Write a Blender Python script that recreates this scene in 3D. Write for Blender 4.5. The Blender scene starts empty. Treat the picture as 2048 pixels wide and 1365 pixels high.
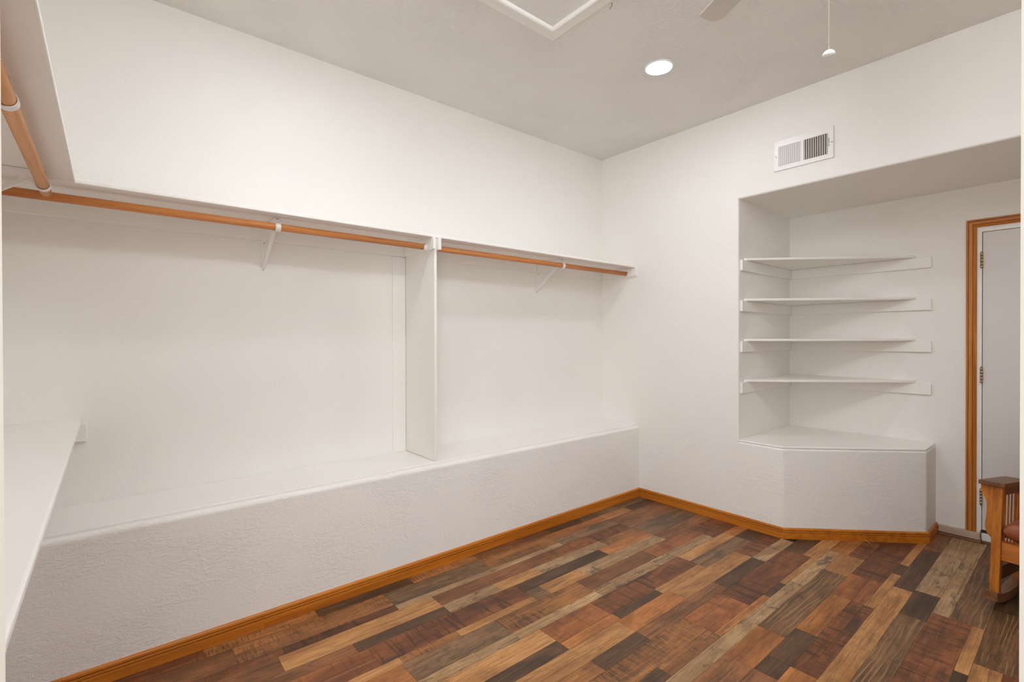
import bpy, bmesh, math, random
from mathutils import Vector, Matrix
random.seed(7)
sc = bpy.context.scene
COL = sc.collection

# ------------------------------------------------------------------ camera
CAM_H = 1.3416
F = Vector((0.63956799, 0.76871431, -0.00557546))
R = Vector((0.76871645, -0.63958587, -0.00222069))
U = Vector((0.00527306, 0.00286567, 0.99998199))
cd = bpy.data.cameras.new('camera'); cam = bpy.data.objects.new('camera', cd); COL.objects.link(cam)
cd.sensor_width = 36.0; cd.lens = 17.0424; cd.clip_start = 0.02; cd.clip_end = 60
cd.shift_y = 0.0
M3 = Matrix((R, U, -F)).transposed()
cam.matrix_world = Matrix.Translation((0, 0, CAM_H)) @ M3.to_4x4()
sc.camera = cam

# ------------------------------------------------------------------ light and exposure
sc.view_settings.view_transform = 'Standard'
sc.view_settings.look = 'None'
sc.view_settings.gamma = 1.0
sc.view_settings.use_curve_mapping = False
sc.view_settings.exposure = -0.01
w = bpy.data.worlds.new('world'); sc.world = w; w.use_nodes = True
bg = w.node_tree.nodes['Background']
bg.inputs[0].default_value = (1.0, 1.0, 1.0, 1); bg.inputs[1].default_value = 0.8   # daylit room the camera stands in
LAMP_STRENGTH = 130.0          # emission of the recessed ceiling lamps
GLOBE_STRENGTH = 55.0         # emission of the unseen fill globe added near the doorway
# added area light behind the camera, fills the room through the open doorway
wl = bpy.data.lights.new('doorway_fill', 'AREA'); wl.shape = 'RECTANGLE'; wl.size = 1.7; wl.size_y = 1.4
wl.energy = 42.0; wl.color = (0.94, 1.0, 1.07)
wo = bpy.data.objects.new('doorway_fill', wl); COL.objects.link(wo)
wo.matrix_world = Matrix.Translation((-0.73, -0.33, 1.5)) @ Matrix((R, Vector((0, 0, 1)), Vector((-0.64, -0.769, 0)))).transposed().to_4x4()
sc.cycles.max_bounces = 12; sc.cycles.diffuse_bounces = 9

# ------------------------------------------------------------------ helpers
def s2l(c):
    c = c / 255.0
    return c / 12.92 if c <= 0.04045 else ((c + 0.055) / 1.055) ** 2.4
def rgb(r, g, b, k=1.0): return (min(1, s2l(r) * k), min(1, s2l(g) * k), min(1, s2l(b) * k), 1)

def new_mat(name):
    m = bpy.data.materials.new(name); m.use_nodes = True
    nt = m.node_tree; b = nt.nodes['Principled BSDF']
    return m, nt, b
def N(nt, typ, **kw):
    n = nt.nodes.new(typ)
    for k, v in kw.items():
        if k.startswith('i_'):
            key = k[2:]
            n.inputs[int(key) if key.isdigit() else key].default_value = v
        else: setattr(n, k, v)
    return n
def L(nt, a, b): nt.links.new(a, b)
def mathn(nt, op, a, b=None, clamp=False):
    n = nt.nodes.new('ShaderNodeMath'); n.operation = op; n.use_clamp = clamp
    for i, v in enumerate((a, b)):
        if v is None: continue
        if isinstance(v, (int, float)): n.inputs[i].default_value = v
        else: nt.links.new(v, n.inputs[i])
    return n.outputs[0]
def mixc(nt, fac, a, b, mode='MIX'):
    n = nt.nodes.new('ShaderNodeMix'); n.data_type = 'RGBA'; n.blend_type = mode
    for sock, v in ((n.inputs['Factor'], fac), (n.inputs[6], a), (n.inputs[7], b)):
        if isinstance(v, (int, float)): sock.default_value = v
        elif isinstance(v, tuple): sock.default_value = v
        else: nt.links.new(v, sock)
    return n.outputs[2]
def ramp(nt, fac, p0, p1):
    n = nt.nodes.new('ShaderNodeMapRange'); n.inputs[1].default_value = p0; n.inputs[2].default_value = p1
    n.interpolation_type = 'SMOOTHSTEP'
    nt.links.new(fac, n.inputs[0]); return n.outputs[0]
def noise(nt, vec, scale, detail=4, rough=0.55, dist=0.0):
    n = nt.nodes.new('ShaderNodeTexNoise'); n.inputs['Scale'].default_value = scale
    n.inputs['Detail'].default_value = detail; n.inputs['Roughness'].default_value = rough
    n.inputs['Distortion'].default_value = dist
    nt.links.new(vec, n.inputs['Vector']); return n.outputs['Fac']
def scaled(nt, vec, s):
    n = nt.nodes.new('ShaderNodeVectorMath'); n.operation = 'MULTIPLY'
    nt.links.new(vec, n.inputs[0]); n.inputs[1].default_value = s; return n.outputs[0]
def bump(nt, b, h, strength, dist):
    n = nt.nodes.new('ShaderNodeBump'); n.inputs['Strength'].default_value = strength
    n.inputs['Distance'].default_value = dist
    nt.links.new(h, n.inputs['Height']); nt.links.new(n.outputs[0], b.inputs['Normal'])

def paint(name, col, rough=0.5, peel=0.0, trowel=0.0, spec=0.35, stretch=(1, 1, 1)):
    m, nt, b = new_mat(name)
    b.inputs['Base Color'].default_value = col; b.inputs['Roughness'].default_value = rough
    b.inputs['Specular IOR Level'].default_value = spec
    if peel or trowel:
        g = N(nt, 'ShaderNodeNewGeometry'); p = scaled(nt, g.outputs['Position'], stretch)
        h1 = noise(nt, p, 85, 2, 0.5)
        h = mathn(nt, 'MULTIPLY', h1, peel)
        if trowel:
            t = noise(nt, p, 26, 5, 0.65, 1.2)
            t = ramp(nt, t, 0.44, 0.60)
            t2 = ramp(nt, noise(nt, p, 3.2, 2), 0.38, 0.62)
            h = mathn(nt, 'ADD', h, mathn(nt, 'MULTIPLY', mathn(nt, 'MULTIPLY', t, t2), trowel))
        bump(nt, b, h, 0.55, 0.004)
    return m

def wood(name, cA, cB, cDark, axis='X', rough=0.42, fine=1.0, spec=0.4, wear=0.0):
    m, nt, b = new_mat(name)
    tc = N(nt, 'ShaderNodeTexCoord'); oi = N(nt, 'ShaderNodeObjectInfo')
    off = N(nt, 'ShaderNodeVectorMath', operation='SCALE'); off.inputs[0].default_value = (17.3, 11.1, 5.7)
    L(nt, oi.outputs['Random'], off.inputs['Scale'])
    add = N(nt, 'ShaderNodeVectorMath', operation='ADD'); L(nt, tc.outputs['Object'], add.inputs[0]); L(nt, off.outputs[0], add.inputs[1])
    p = add.outputs[0]
    st = {'X': (1.2, 26, 26), 'Y': (26, 1.2, 26), 'Z': (26, 26, 1.2)}[axis]
    st2 = {'X': (5, 190, 190), 'Y': (190, 5, 190), 'Z': (190, 190, 5)}[axis]
    n1 = noise(nt, scaled(nt, p, st), 1.0, 4, 0.6, 0.4)
    n2 = noise(nt, scaled(nt, p, st2), 1.0, 3, 0.6)
    c = mixc(nt, ramp(nt, n1, 0.32, 0.68), cA, cB)
    c = mixc(nt, mathn(nt, 'MULTIPLY', ramp(nt, n2, 0.52, 0.74), 0.55 * fine), c, cDark)
    if wear:
        v = noise(nt, p, 60, 3, 0.7)
        zc = N(nt, 'ShaderNodeNewGeometry'); sep = N(nt, 'ShaderNodeSeparateXYZ'); L(nt, zc.outputs['Position'], sep.inputs[0])
        c = mixc(nt, mathn(nt, 'MULTIPLY', ramp(nt, v, 0.70, 0.78), wear), c, (0.62, 0.52, 0.42, 1))
    L(nt, c, b.inputs['Base Color']); b.inputs['Roughness'].default_value = rough
    b.inputs['Specular IOR Level'].default_value = spec
    bump(nt, b, n2, 0.12, 0.001)
    return m

def simple(name, col, rough=0.4, metal=0.0, spec=0.5):
    m, nt, b = new_mat(name); b.inputs['Base Color'].default_value = col
    b.inputs['Roughness'].default_value = rough; b.inputs['Metallic'].default_value = metal
    b.inputs['Specular IOR Level'].default_value = spec
    nz = N(nt, 'ShaderNodeTexNoise'); nz.inputs['Scale'].default_value = 45
    mr = N(nt, 'ShaderNodeMapRange'); mr.inputs[3].default_value = rough * 0.85; mr.inputs[4].default_value = min(1, rough * 1.15)
    L(nt, nz.outputs['Fac'], mr.inputs[0]); L(nt, mr.outputs[0], b.inputs['Roughness'])
    return m

# geometry -------------------------------------------------------------
def BM(): return bmesh.new()
def add_box(bm, x0, x1, y0, y1, z0, z1, bev=0.0, seg=2):
    ret = bmesh.ops.create_cube(bm, size=1.0)
    vs = ret['verts']
    for v in vs:
        v.co = Vector(((x0 + x1) / 2 + v.co.x * (x1 - x0), (y0 + y1) / 2 + v.co.y * (y1 - y0), (z0 + z1) / 2 + v.co.z * (z1 - z0)))
    if bev:
        es = list({e for v in vs for e in v.link_edges})
        bmesh.ops.bevel(bm, geom=es, offset=bev, segments=seg, affect='EDGES', profile=0.5)
    return bm
def add_prism(bm, pts, vec):
    """closed polygon of 3-D points swept by vec"""
    vec = Vector(vec)
    a = [bm.verts.new(Vector(p)) for p in pts]; b = [bm.verts.new(Vector(p) + vec) for p in pts]
    n = len(pts); bm.faces.new(a); bm.faces.new(list(reversed(b)))
    for i in range(n):
        j = (i + 1) % n; bm.faces.new((a[j], a[i], b[i], b[j]))
    bmesh.ops.recalc_face_normals(bm, faces=bm.faces[:])
    return bm
def add_tube(bm, path, rad, seg=16, cap=True):
    path = [Vector(p) for p in path]; rings = []
    up = None
    for i, p in enumerate(path):
        t = (path[min(i + 1, len(path) - 1)] - path[max(i - 1, 0)]).normalized()
        if up is None:
            up = Vector((0, 0, 1)) if abs(t.z) < 0.9 else Vector((1, 0, 0))
        x = t.cross(up).normalized(); y = x.cross(t).normalized(); up = y
        r = rad[i] if isinstance(rad, (list, tuple)) else rad
        rings.append([bm.verts.new(p + (x * math.cos(k * 2 * math.pi / seg) + y * math.sin(k * 2 * math.pi / seg)) * r) for k in range(seg)])
    for a, b in zip(rings, rings[1:]):
        for k in range(seg):
            f = bm.faces.new((a[k], a[(k + 1) % seg], b[(k + 1) % seg], b[k])); f.smooth = True
    if cap:
        bm.faces.new(list(reversed(rings[0]))); bm.faces.new(rings[-1])
    bmesh.ops.recalc_face_normals(bm, faces=bm.faces[:])
    return bm
def add_lathe(bm, prof, c=(0, 0, 0), seg=40, smooth=True):
    """prof: (radius, z) list; poles where radius is 0"""
    c = Vector(c); rings = []
    for r, z in prof:
        if r < 1e-6: rings.append([bm.verts.new(c + Vector((0, 0, z)))])
        else: rings.append([bm.verts.new(c + Vector((r * math.cos(k * 2 * math.pi / seg), r * math.sin(k * 2 * math.pi / seg), z))) for k in range(seg)])
    for a, b in zip(rings, rings[1:]):
        for k in range(seg):
            q = (k + 1) % seg
            vs = [a[k % len(a)], a[q % len(a)], b[q % len(b)], b[k % len(b)]]
            u = []
            for v in vs:
                if v not in u: u.append(v)
            if len(u) > 2:
                f = bm.faces.new(u); f.smooth = smooth
    bmesh.ops.recalc_face_normals(bm, faces=bm.faces[:])
    return bm
def bevel_where(bm, test, off, seg=3):
    es = [e for e in bm.edges if test(e.verts[0].co, e.verts[1].co)]
    bmesh.ops.bevel(bm, geom=es, offset=off, segments=seg, affect='EDGES', profile=0.5)

def obj(name, bm, mat, parent=None, local=False, smooth=False):
    me = bpy.data.meshes.new(name); bm.normal_update(); bm.to_mesh(me); bm.free()
    if smooth:
        for p in me.polygons: p.use_smooth = True
    o = bpy.data.objects.new(name, me); COL.objects.link(o)
    if mat: me.materials.append(mat)
    if parent is not None:
        o.parent = parent
        if not local:
            off = Vector((0, 0, 0)); q = parent
            while q is not None: off += q.location; q = q.parent
            me.transform(Matrix.Translation(-off))
    return o
def thing(name, label, cat, loc=(0, 0, 0), rot=(0, 0, 0), group=None):
    o = bpy.data.objects.new(name, None); COL.objects.link(o); o.empty_display_size = 0.05
    o.location = loc; o.rotation_euler = rot
    o['label'] = label; o['category'] = cat
    if group: o['group'] = group
    return o
def tag(o, label, cat, group=None):
    o['label'] = label; o['category'] = cat
    if group: o['group'] = group
    return o
def struct(o, label, cat=None):
    o['kind'] = 'structure'; o['label'] = label
    o['category'] = cat or 'wall'
    return o
def copy_tree(o, parent=None):
    c = o.copy(); COL.objects.link(c); c.parent = parent
    for ch in o.children: copy_tree(ch, c)
    return c

# ------------------------------------------------------------------ dimensions
XB, YA, ZC = 3.4604, 2.8803, 2.96        # right wall, back wall, ceiling
XL = -0.471                              # left wall
YS = -0.62                               # front wall
XN, YN, ZH = 4.3751, 1.6291, 2.3323      # alcove back wall, alcove side, header underside
YBF = 2.4737                             # face of the back ledge
YSF, ZS = 2.504, 1.96                    # shelf front, shelf top
XSC = -0.095
ZROD, RROD = 1.8946, 0.0175
BH = 0.0711                              # baseboard height

# ------------------------------------------------------------------ materials
WHITE = rgb(241, 238, 233, 1.0)
m_wall = paint('wall_paint', WHITE, 0.5, 0.35, 0.25)
m_plaster = paint('ledge_plaster', WHITE, 0.45, 0.55, 0.5, stretch=(0.8, 0.8, 1.7))
m_ceil = paint('ceiling_paint', rgb(236, 233, 228, 0.98), 0.65, 1.1, 0.9)
m_gloss = paint('shelf_paint', rgb(243, 240, 235), 0.32, 0.0, 0.0, 0.45)
m_trimw = paint('white_trim_paint', rgb(243, 240, 235), 0.35, 0.0)
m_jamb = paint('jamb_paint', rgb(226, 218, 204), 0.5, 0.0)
m_door = paint('door_paint', rgb(228, 224, 220, 0.95), 0.4, 0.0)
m_white_metal = simple('white_metal', rgb(240, 238, 234), 0.35)
m_base = wood('orange_oak', rgb(200, 122, 34, 1.05), rgb(178, 100, 24, 1.0), rgb(110, 52, 10), 'X', 0.38, 0.7, wear=0.0)
m_base_worn = wood('orange_oak_worn', rgb(200, 122, 34, 1.05), rgb(178, 100, 24, 1.0), rgb(110, 52, 10), 'X', 0.4, 0.7, wear=0.35)
m_base_y = wood('orange_oak_cross', rgb(200, 122, 34, 1.05), rgb(178, 100, 24, 1.0), rgb(110, 52, 10), 'Y', 0.38, 0.7)
m_groove = wood('dark_groove', rgb(120, 62, 14), rgb(96, 48, 10), rgb(70, 34, 8), 'X', 0.5, 0.6)  # darker brown for the groove faces of baseboards and casing
m_casing = wood('casing_oak', rgb(200, 128, 50, 1.05), rgb(178, 104, 34, 1.0), rgb(110, 58, 16), 'Z', 0.4, 0.6)
m_casing_y = wood('casing_oak_head', rgb(200, 128, 50, 1.05), rgb(178, 104, 34, 1.0), rgb(110, 58, 16), 'Y', 0.4, 0.6)
m_rod_x = wood('pine_rod', rgb(212, 144, 84, 1.1), rgb(192, 118, 60, 1.05), rgb(140, 76, 34), 'X', 0.42, 0.8)
m_rod_y = wood('pine_rod_cross', rgb(212, 156, 104, 1.15), rgb(192, 132, 80, 1.1), rgb(140, 84, 44), 'Y', 0.45, 0.7)
m_rawboard = wood('raw_board', rgb(205, 188, 166, 1.0), rgb(190, 168, 144), rgb(150, 125, 100), 'Y', 0.7, 0.5)
m_shoe = wood('shoe_moulding_wood', rgb(130, 88, 52), rgb(105, 70, 40), rgb(70, 45, 25), 'Y', 0.6)
m_oak = wood('chair_oak', rgb(186, 114, 36, 1.05), rgb(156, 86, 22), rgb(88, 44, 10), 'Z', 0.36, 1.0)
m_oak_x = wood('chair_oak_rail', rgb(180, 112, 46), rgb(150, 84, 30), rgb(90, 48, 16), 'X', 0.36, 1.0)
m_oak_y = wood('chair_oak_cross', rgb(190, 116, 44, 1.05), rgb(162, 92, 30), rgb(100, 52, 16), 'Y', 0.36, 1.0)
m_oak_d = wood('chair_oak_dark', rgb(122, 80, 48), rgb(96, 60, 34), rgb(60, 36, 18), 'X', 0.42, 1.0)
m_rocker = wood('rocker_oak', rgb(140, 96, 62), rgb(116, 76, 46), rgb(70, 44, 24), 'X', 0.38, 1.0)
m_leather = simple('brown_leather', rgb(142, 74, 42), 0.36)
m_brass = simple('antique_brass', rgb(190, 165, 125), 0.32, 0.9)
m_dark = simple('dark_gap', rgb(52, 44, 40), 0.8)
m_black = simple('dark_matte', rgb(46, 40, 38), 0.6)
m_fan = simple('fan_blade_pale_grey', rgb(206, 199, 188), 0.45)
m_duct = simple('duct_grey', rgb(120, 110, 98), 0.7)
m_chain = simple('nickel_chain', rgb(205, 195, 175), 0.3, 0.9)
m_screw = simple('screw_steel', rgb(150, 142, 130), 0.4, 0.7)
m_hatch = paint('hatch_panel_paint', rgb(236, 233, 228, 0.98), 0.65, 1.1, 0.9)
m_lens, ntl, bl = new_mat('lamp_lens')
bl.inputs['Emission Color'].default_value = (0.93, 1.0, 1.09, 1); bl.inputs['Emission Strength'].default_value = LAMP_STRENGTH
m_sub = simple('subfloor_dark', rgb(46, 34, 25), 0.9)

# plank materials -------------------------------------------------------
def plank(name, cA, cB, cD, band=0.0, spots=0.0, saw=0.0, grain=0.5, lightgrain=0.0, K=1.0):
    m, nt, b = new_mat(name)
    g = N(nt, 'ShaderNodeNewGeometry'); oi = N(nt, 'ShaderNodeObjectInfo')
    off = N(nt, 'ShaderNodeVectorMath', operation='SCALE'); off.inputs[0].default_value = (41.0, 23.0, 9.0)
    L(nt, oi.outputs['Random'], off.inputs['Scale'])
    add = N(nt, 'ShaderNodeVectorMath', operation='ADD'); L(nt, g.outputs['Position'], add.inputs[0]); L(nt, off.outputs[0], add.inputs[1])
    p = add.outputs[0]
    big = noise(nt, scaled(nt, p, (2.4, 8, 1)), 1.0, 5, 0.62, 0.6)
    mot = noise(nt, scaled(nt, p, (7, 22, 1)), 1.0, 7, 0.7, 0.9)
    mid = noise(nt, scaled(nt, p, (3.0, 95, 1)), 1.0, 5, 0.66, 0.8)
    fine = noise(nt, scaled(nt, p, (16, 380, 1)), 1.0, 3, 0.6)
    lite = noise(nt, scaled(nt, p, (2.2, 60, 1)), 1.0, 5, 0.68, 1.0)
    c = mixc(nt, ramp(nt, big, 0.38, 0.62), cA, cB)
    c = mixc(nt, mathn(nt, 'MULTIPLY', ramp(nt, lite, 0.54, 0.72), 0.35), c, mixc(nt, 0.5, cA, (0.55, 0.38, 0.22, 1)))
    c = mixc(nt, mathn(nt, 'MULTIPLY', ramp(nt, mot, 0.47, 0.68), 0.5 * grain + 0.15), c, cD)
    c = mixc(nt, mathn(nt, 'MULTIPLY', ramp(nt, mid, 0.48, 0.66), min(0.9, grain * 1.35)), c, cD)
    c = mixc(nt, mathn(nt, 'MULTIPLY', ramp(nt, fine, 0.48, 0.72), grain), c, cD)
    if lightgrain:
        wv = N(nt, 'ShaderNodeTexWave', wave_type='BANDS', bands_direction='Y')
        wv.inputs['Scale'].default_value = 1.0; wv.inputs['Distortion'].default_value = 16.0
        wv.inputs['Detail'].default_value = 2.5; wv.inputs['Detail Scale'].default_value = 0.45; wv.inputs['Detail Roughness'].default_value = 0.6
        L(nt, scaled(nt, p, (2.6, 17, 1)), wv.inputs['Vector'])
        msk = ramp(nt, noise(nt, scaled(nt, p, (4, 14, 1)), 1.0, 3), 0.38, 0.6)
        c = mixc(nt, mathn(nt, 'MULTIPLY', mathn(nt, 'MULTIPLY', ramp(nt, wv.outputs['Fac'], 0.70, 0.98), msk), lightgrain), c, rgb(170, 134, 92, 1.0))
    if band:
        bn = noise(nt, scaled(nt, p, (26, 3.5, 1)), 1.0, 4, 0.6, 1.2)
        blot = noise(nt, scaled(nt, p, (3.2, 8, 1)), 1.0, 3, 0.5)
        c = mixc(nt, mathn(nt, 'MULTIPLY', ramp(nt, bn, 0.50, 0.66), band), c, cD)
        c = mixc(nt, mathn(nt, 'MULTIPLY', ramp(nt, blot, 0.56, 0.70), band), c, rgb(58, 42, 32))
    if spots:
        sp = noise(nt, scaled(nt, p, (8, 17, 1)), 1.0, 6, 0.68, 0.8)
        c = mixc(nt, mathn(nt, 'MULTIPLY', ramp(nt, sp, 0.54, 0.66), spots), c, rgb(66, 58, 50))
    if saw:
        sw = noise(nt, scaled(nt, p, (120, 12, 1)), 1.0, 4, 0.65, 0.8)
        zone = ramp(nt, noise(nt, scaled(nt, p, (2.5, 11, 1)), 1.0, 5, 0.6, 0.8), 0.36, 0.66)
        c = mixc(nt, mathn(nt, 'MULTIPLY', mathn(nt, 'MULTIPLY', ramp(nt, sw, 0.42, 0.62), zone), saw), c, rgb(52, 42, 34))
    hs = N(nt, 'ShaderNodeHueSaturation'); hs.inputs['Saturation'].default_value = 1.0
    mr = N(nt, 'ShaderNodeMapRange'); mr.inputs[3].default_value = 0.86 * K; mr.inputs[4].default_value = 1.16 * K
    L(nt, oi.outputs['Random'], mr.inputs[0]); L(nt, mr.outputs[0], hs.inputs['Value']); L(nt, c, hs.inputs['Color'])
    L(nt, hs.outputs[0], b.inputs['Base Color'])
    b.inputs['Roughness'].default_value = 0.46; b.inputs['Specular IOR Level'].default_value = 0.38
    bump(nt, b, fine, 0.15, 0.0008)
    return m
PL = {
 'R': plank('plank_red_brown', rgb(138, 82, 46), rgb(106, 61, 35), rgb(58, 38, 26), band=0.8, grain=0.35),
 'Q': plank('plank_orange_red', rgb(168, 102, 56), rgb(130, 76, 41), rgb(76, 46, 28), band=0.4, grain=0.35),
 'O': plank('plank_orange', rgb(186, 120, 62), rgb(150, 92, 46), rgb(92, 56, 32), grain=0.42, spots=0.25),
 'T': plank('plank_golden', rgb(196, 142, 86), rgb(164, 112, 62), rgb(104, 70, 42), grain=0.45, spots=0.22),
 'L': plank('plank_weathered_beige', rgb(190, 154, 112), rgb(160, 122, 82), rgb(104, 82, 60), spots=0.75, grain=0.5),
 'D': plank('plank_dark', rgb(102, 72, 47), rgb(78, 55, 37), rgb(48, 36, 26), grain=0.5, saw=0.25),
 'G': plank('plank_grey_brown', rgb(142, 106, 72), rgb(106, 80, 56), rgb(62, 50, 39), spots=0.6, grain=0.5),
 'B': plank('plank_mid_brown', rgb(150, 98, 58), rgb(116, 74, 44), rgb(68, 45, 29), grain=0.5, spots=0.3),
 'S': plank('plank_saw_marked', rgb(184, 122, 66), rgb(146, 94, 52), rgb(82, 56, 36), saw=0.85, grain=0.4),
 'W': plank('plank_swirled_grain', rgb(138, 98, 62), rgb(106, 74, 48), rgb(60, 45, 33), spots=0.3, grain=0.45, lightgrain=0.6),
}

# ------------------------------------------------------------------ floor with planks
bm = BM(); add_prism(bm, [(-2.2, -2.4, -0.06), (4.6, -2.4, -0.06), (4.6, 3.0, -0.06), (-2.2, 3.0, -0.06)], (0, 0, 0.055))
floor = struct(obj('floor', bm, m_sub), 'multi-toned rustic wood plank floor in browns, reds and greys', 'floor')
floor_z = -0.005
unit = {}
for k, mt in PL.items():
    bm = BM(); add_box(bm, -0.5, 0.5, -0.5, 0.5, -1, 0)
    me = bpy.data.meshes.new('plank'); bm.to_mesh(me); bm.free(); me.materials.append(mt); unit[k] = me
GAP = 0.0005
nplank = 0
def put_plank(x0, x1, y0, y1, t, h=0.0):
    global nplank
    o = bpy.data.objects.new('plank', unit[t]); COL.objects.link(o); o.parent = floor
    o.location = ((x0 + x1) / 2, (y0 + y1) / 2, h)
    o.scale = (x1 - x0 - 2 * GAP, y1 - y0 - 2 * GAP, 0.0049 + h)
    nplank += 1
b0 = [2.384 - 0.188 * i for i in range(20)]
# rows -> planks [x0, x1, strips]; a strip is (y0, y1, [(x_end, kind), ...])
rows = [
 [(2.384, 2.459), [(-0.465, 3.4454, [(2.384, 2.459, [(0.306, 'R'), (0.773, 'S'), (1.28, 'D'), (1.72, 'S'), (2.34, 'B'), (2.66, 'D'), (3.4454, 'G')])])]],
 [(2.196, 2.384), [(-0.465, 1.097, [(2.252, 2.384, [(0.4036, 'B'), (1.097, 'S')]), (2.196, 2.252, [(0.57, 'Q'), (1.097, 'R')])]),
                   (1.097, 2.262, [(2.242, 2.384, [(1.705, 'G'), (2.262, 'S')]), (2.196, 2.242, [(2.262, 'L')])]),
                   (2.262, 3.4454, [(2.296, 2.384, [(2.834, 'O'), (3.127, 'T'), (3.4454, 'D')]), (2.196, 2.296, [(2.834, 'G'), (3.4454, 'B')])])]],
 [(2.008, 2.196), [(-0.465, 1.28, [(2.08, 2.196, [(0.54, 'B'), (1.28, 'T')]), (2.008, 2.08, [(0.815, 'B'), (1.28, 'D')])]),
                   (1.28, 2.477, [(2.092, 2.196, [(1.896, 'B'), (2.477, 'Q')]), (2.008, 2.092, [(1.6, 'L'), (1.9, 'T'), (2.477, 'L')])]),
                   (2.477, 3.4454, [(2.092, 2.196, [(2.83, 'R'), (3.4454, 'B')]), (2.008, 2.092, [(2.83, 'S'), (3.4454, 'G')])])]],
 [(1.82, 2.008), [(0.0, 1.681, [(1.868, 2.008, [(0.853, 'Q'), (1.681, 'R')]), (1.82, 1.868, [(0.93, 'T'), (1.214, 'S'), (1.681, 'T')])]),
                  (1.681, 2.847, [(1.92, 2.008, [(2.377, 'D'), (2.847, 'O')]), (1.82, 1.92, [(1.78, 'G'), (2.08, 'T'), (2.847, 'L')])]),
                  (2.847, 3.4454, [(1.92, 2.008, [(3.4454, 'G')]), (1.82, 1.92, [(3.4454, 'B')])])]],
 [(1.632, 1.82), [(0.5, 1.405, [(1.69, 1.82, [(0.92, 'O'), (1.405, 'G')]), (1.632, 1.69, [(1.19, 'L'), (1.405, 'L')])]),
                  (1.405, 1.97, [(1.69, 1.82, [(1.97, 'S')]), (1.632, 1.69, [(1.97, 'L')])]),
                  (1.97, 3.118, [(1.708, 1.82, [(2.576, 'B'), (3.118, 'Q')]), (1.632, 1.708, [(2.5, 'L'), (3.118, 'L')])]),
                  (3.118, 3.4454, [(1.632, 1.82, [(3.4454, 'R')])])]],
 [(1.444, 1.632), [(0.7, 1.518, [(1.522, 1.632, [(1.518, 'T')]), (1.444, 1.522, [(1.518, 'D')])]),
                   (1.518, 2.676, [(1.498, 1.632, [(1.868, 'Q'), (2.676, 'R')]), (1.444, 1.498, [(1.875, 'O'), (2.23, 'D'), (2.676, 'T')])]),
                   (2.676, 3.4454, [(1.552, 1.632, [(3.25, 'T'), (3.4454, 'O')]), (1.444, 1.552, [(3.25, 'G'), (3.4454, 'D')])])]],
 [(1.256, 1.444), [(1.0, 1.844, [(1.336, 1.444, [(1.844, 'T')]), (1.256, 1.336, [(1.533, 'S'), (1.844, 'D')])]),
                   (1.844, 3.014, [(1.336, 1.444, [(2.276, 'O'), (3.014, 'T')]), (1.256, 1.336, [(2.543, 'B'), (3.014, 'D')])]),
                   (3.014, 3.4454, [(1.336, 1.444, [(3.4454, 'R')]), (1.256, 1.336, [(3.4454, 'L')])])]],
 [(1.068, 1.256), [(1.2, 2.105, [(1.135, 1.256, [(2.105, 'S')]), (1.068, 1.135, [(1.71, 'D'), (2.105, 'S')])]),
                   (2.105, 3.286, [(1.102, 1.256, [(2.46, 'Q'), (3.286, 'R')]), (1.068, 1.102, [(2.62, 'O'), (2.82, 'D'), (3.286, 'T')])]),
                   (3.286, 4.37, [(1.15, 1.256, [(4.37, 'D')]), (1.068, 1.15, [(4.37, 'T')])])]],
 [(0.88, 1.068), [(1.4, 2.318, [(1.0, 1.068, [(2.02, 'L'), (2.318, 'L')]), (0.88, 1.0, [(2.0, 'B'), (2.318, 'O')])]),
                  (2.318, 3.49, [(1.0, 1.068, [(2.885, 'L'), (3.49, 'L')]), (0.88, 1.0, [(3.174, 'W'), (3.49, 'T')])]),
                  (3.49, 4.37, [(0.966, 1.068, [(4.37, 'O')]), (0.88, 0.966, [(4.37, 'R')])])]],
 [(0.692, 0.88), [(1.5, 2.132, [(0.79, 0.88, [(2.005, 'B'), (2.132, 'D')]), (0.692, 0.79, [(2.132, 'O')])]),
                  (2.132, 3.235, [(0.79, 0.88, [(2.433, 'D'), (2.905, 'O'), (3.235, 'Q')]), (0.735, 0.79, [(2.9, 'R'), (3.235, 'Q')]), (0.692, 0.735, [(2.9, 'R'), (3.235, 'T')])]),
                  (3.235, 4.37, [(0.735, 0.88, [(4.37, 'R')]), (0.692, 0.735, [(3.42, 'T'), (3.59, 'D'), (4.37, 'T')])])]],
 [(0.504, 0.692), [(1.7, 2.953, [(0.606, 0.692, [(2.652, 'T'), (2.953, 'T')]), (0.504, 0.606, [(2.953, 'W')])]),
                   (2.953, 4.37, [(0.606, 0.692, [(3.245, 'T'), (3.962, 'D'), (4.37, 'B')]), (0.504, 0.606, [(3.282, 'D'), (4.37, 'L')])])]],
 [(0.316, 0.504), [(1.7, 3.078, [(0.36, 0.504, [(2.3, 'Q'), (3.078, 'R')]), (0.316, 0.36, [(2.61, 'D'), (3.078, 'T')])]),
                   (3.078, 4.37, [(0.44, 0.504, [(4.37, 'L')]), (0.316, 0.44, [(3.962, 'W'), (4.37, 'B')])])]],
 [(0.128, 0.316), [(1.7, 2.73, [(0.228, 0.316, [(2.73, 'T')]), (0.128, 0.228, [(2.73, 'R')])]),
                   (2.73, 4.37, [(0.128, 0.316, [(3.345, 'W'), (4.37, 'D')])])]],
]
rr = random.Random(3)
def fill_row(x0, x1, y0, y1):
    x = x0
    while x < x1 - 0.01:
        xe = min(x1, x + rr.uniform(0.7, 1.3))
        if x1 - xe < 0.3: xe = x1
        ym = y0 + (y1 - y0) * rr.choice((0.35, 0.45, 0.55))
        put_plank(x, xe, y0, ym, rr.choice('RQOTLDGBSW')); put_plank(x, xe, ym, y1, rr.choice('RQOTLDGBSW'))
        x = xe
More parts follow.
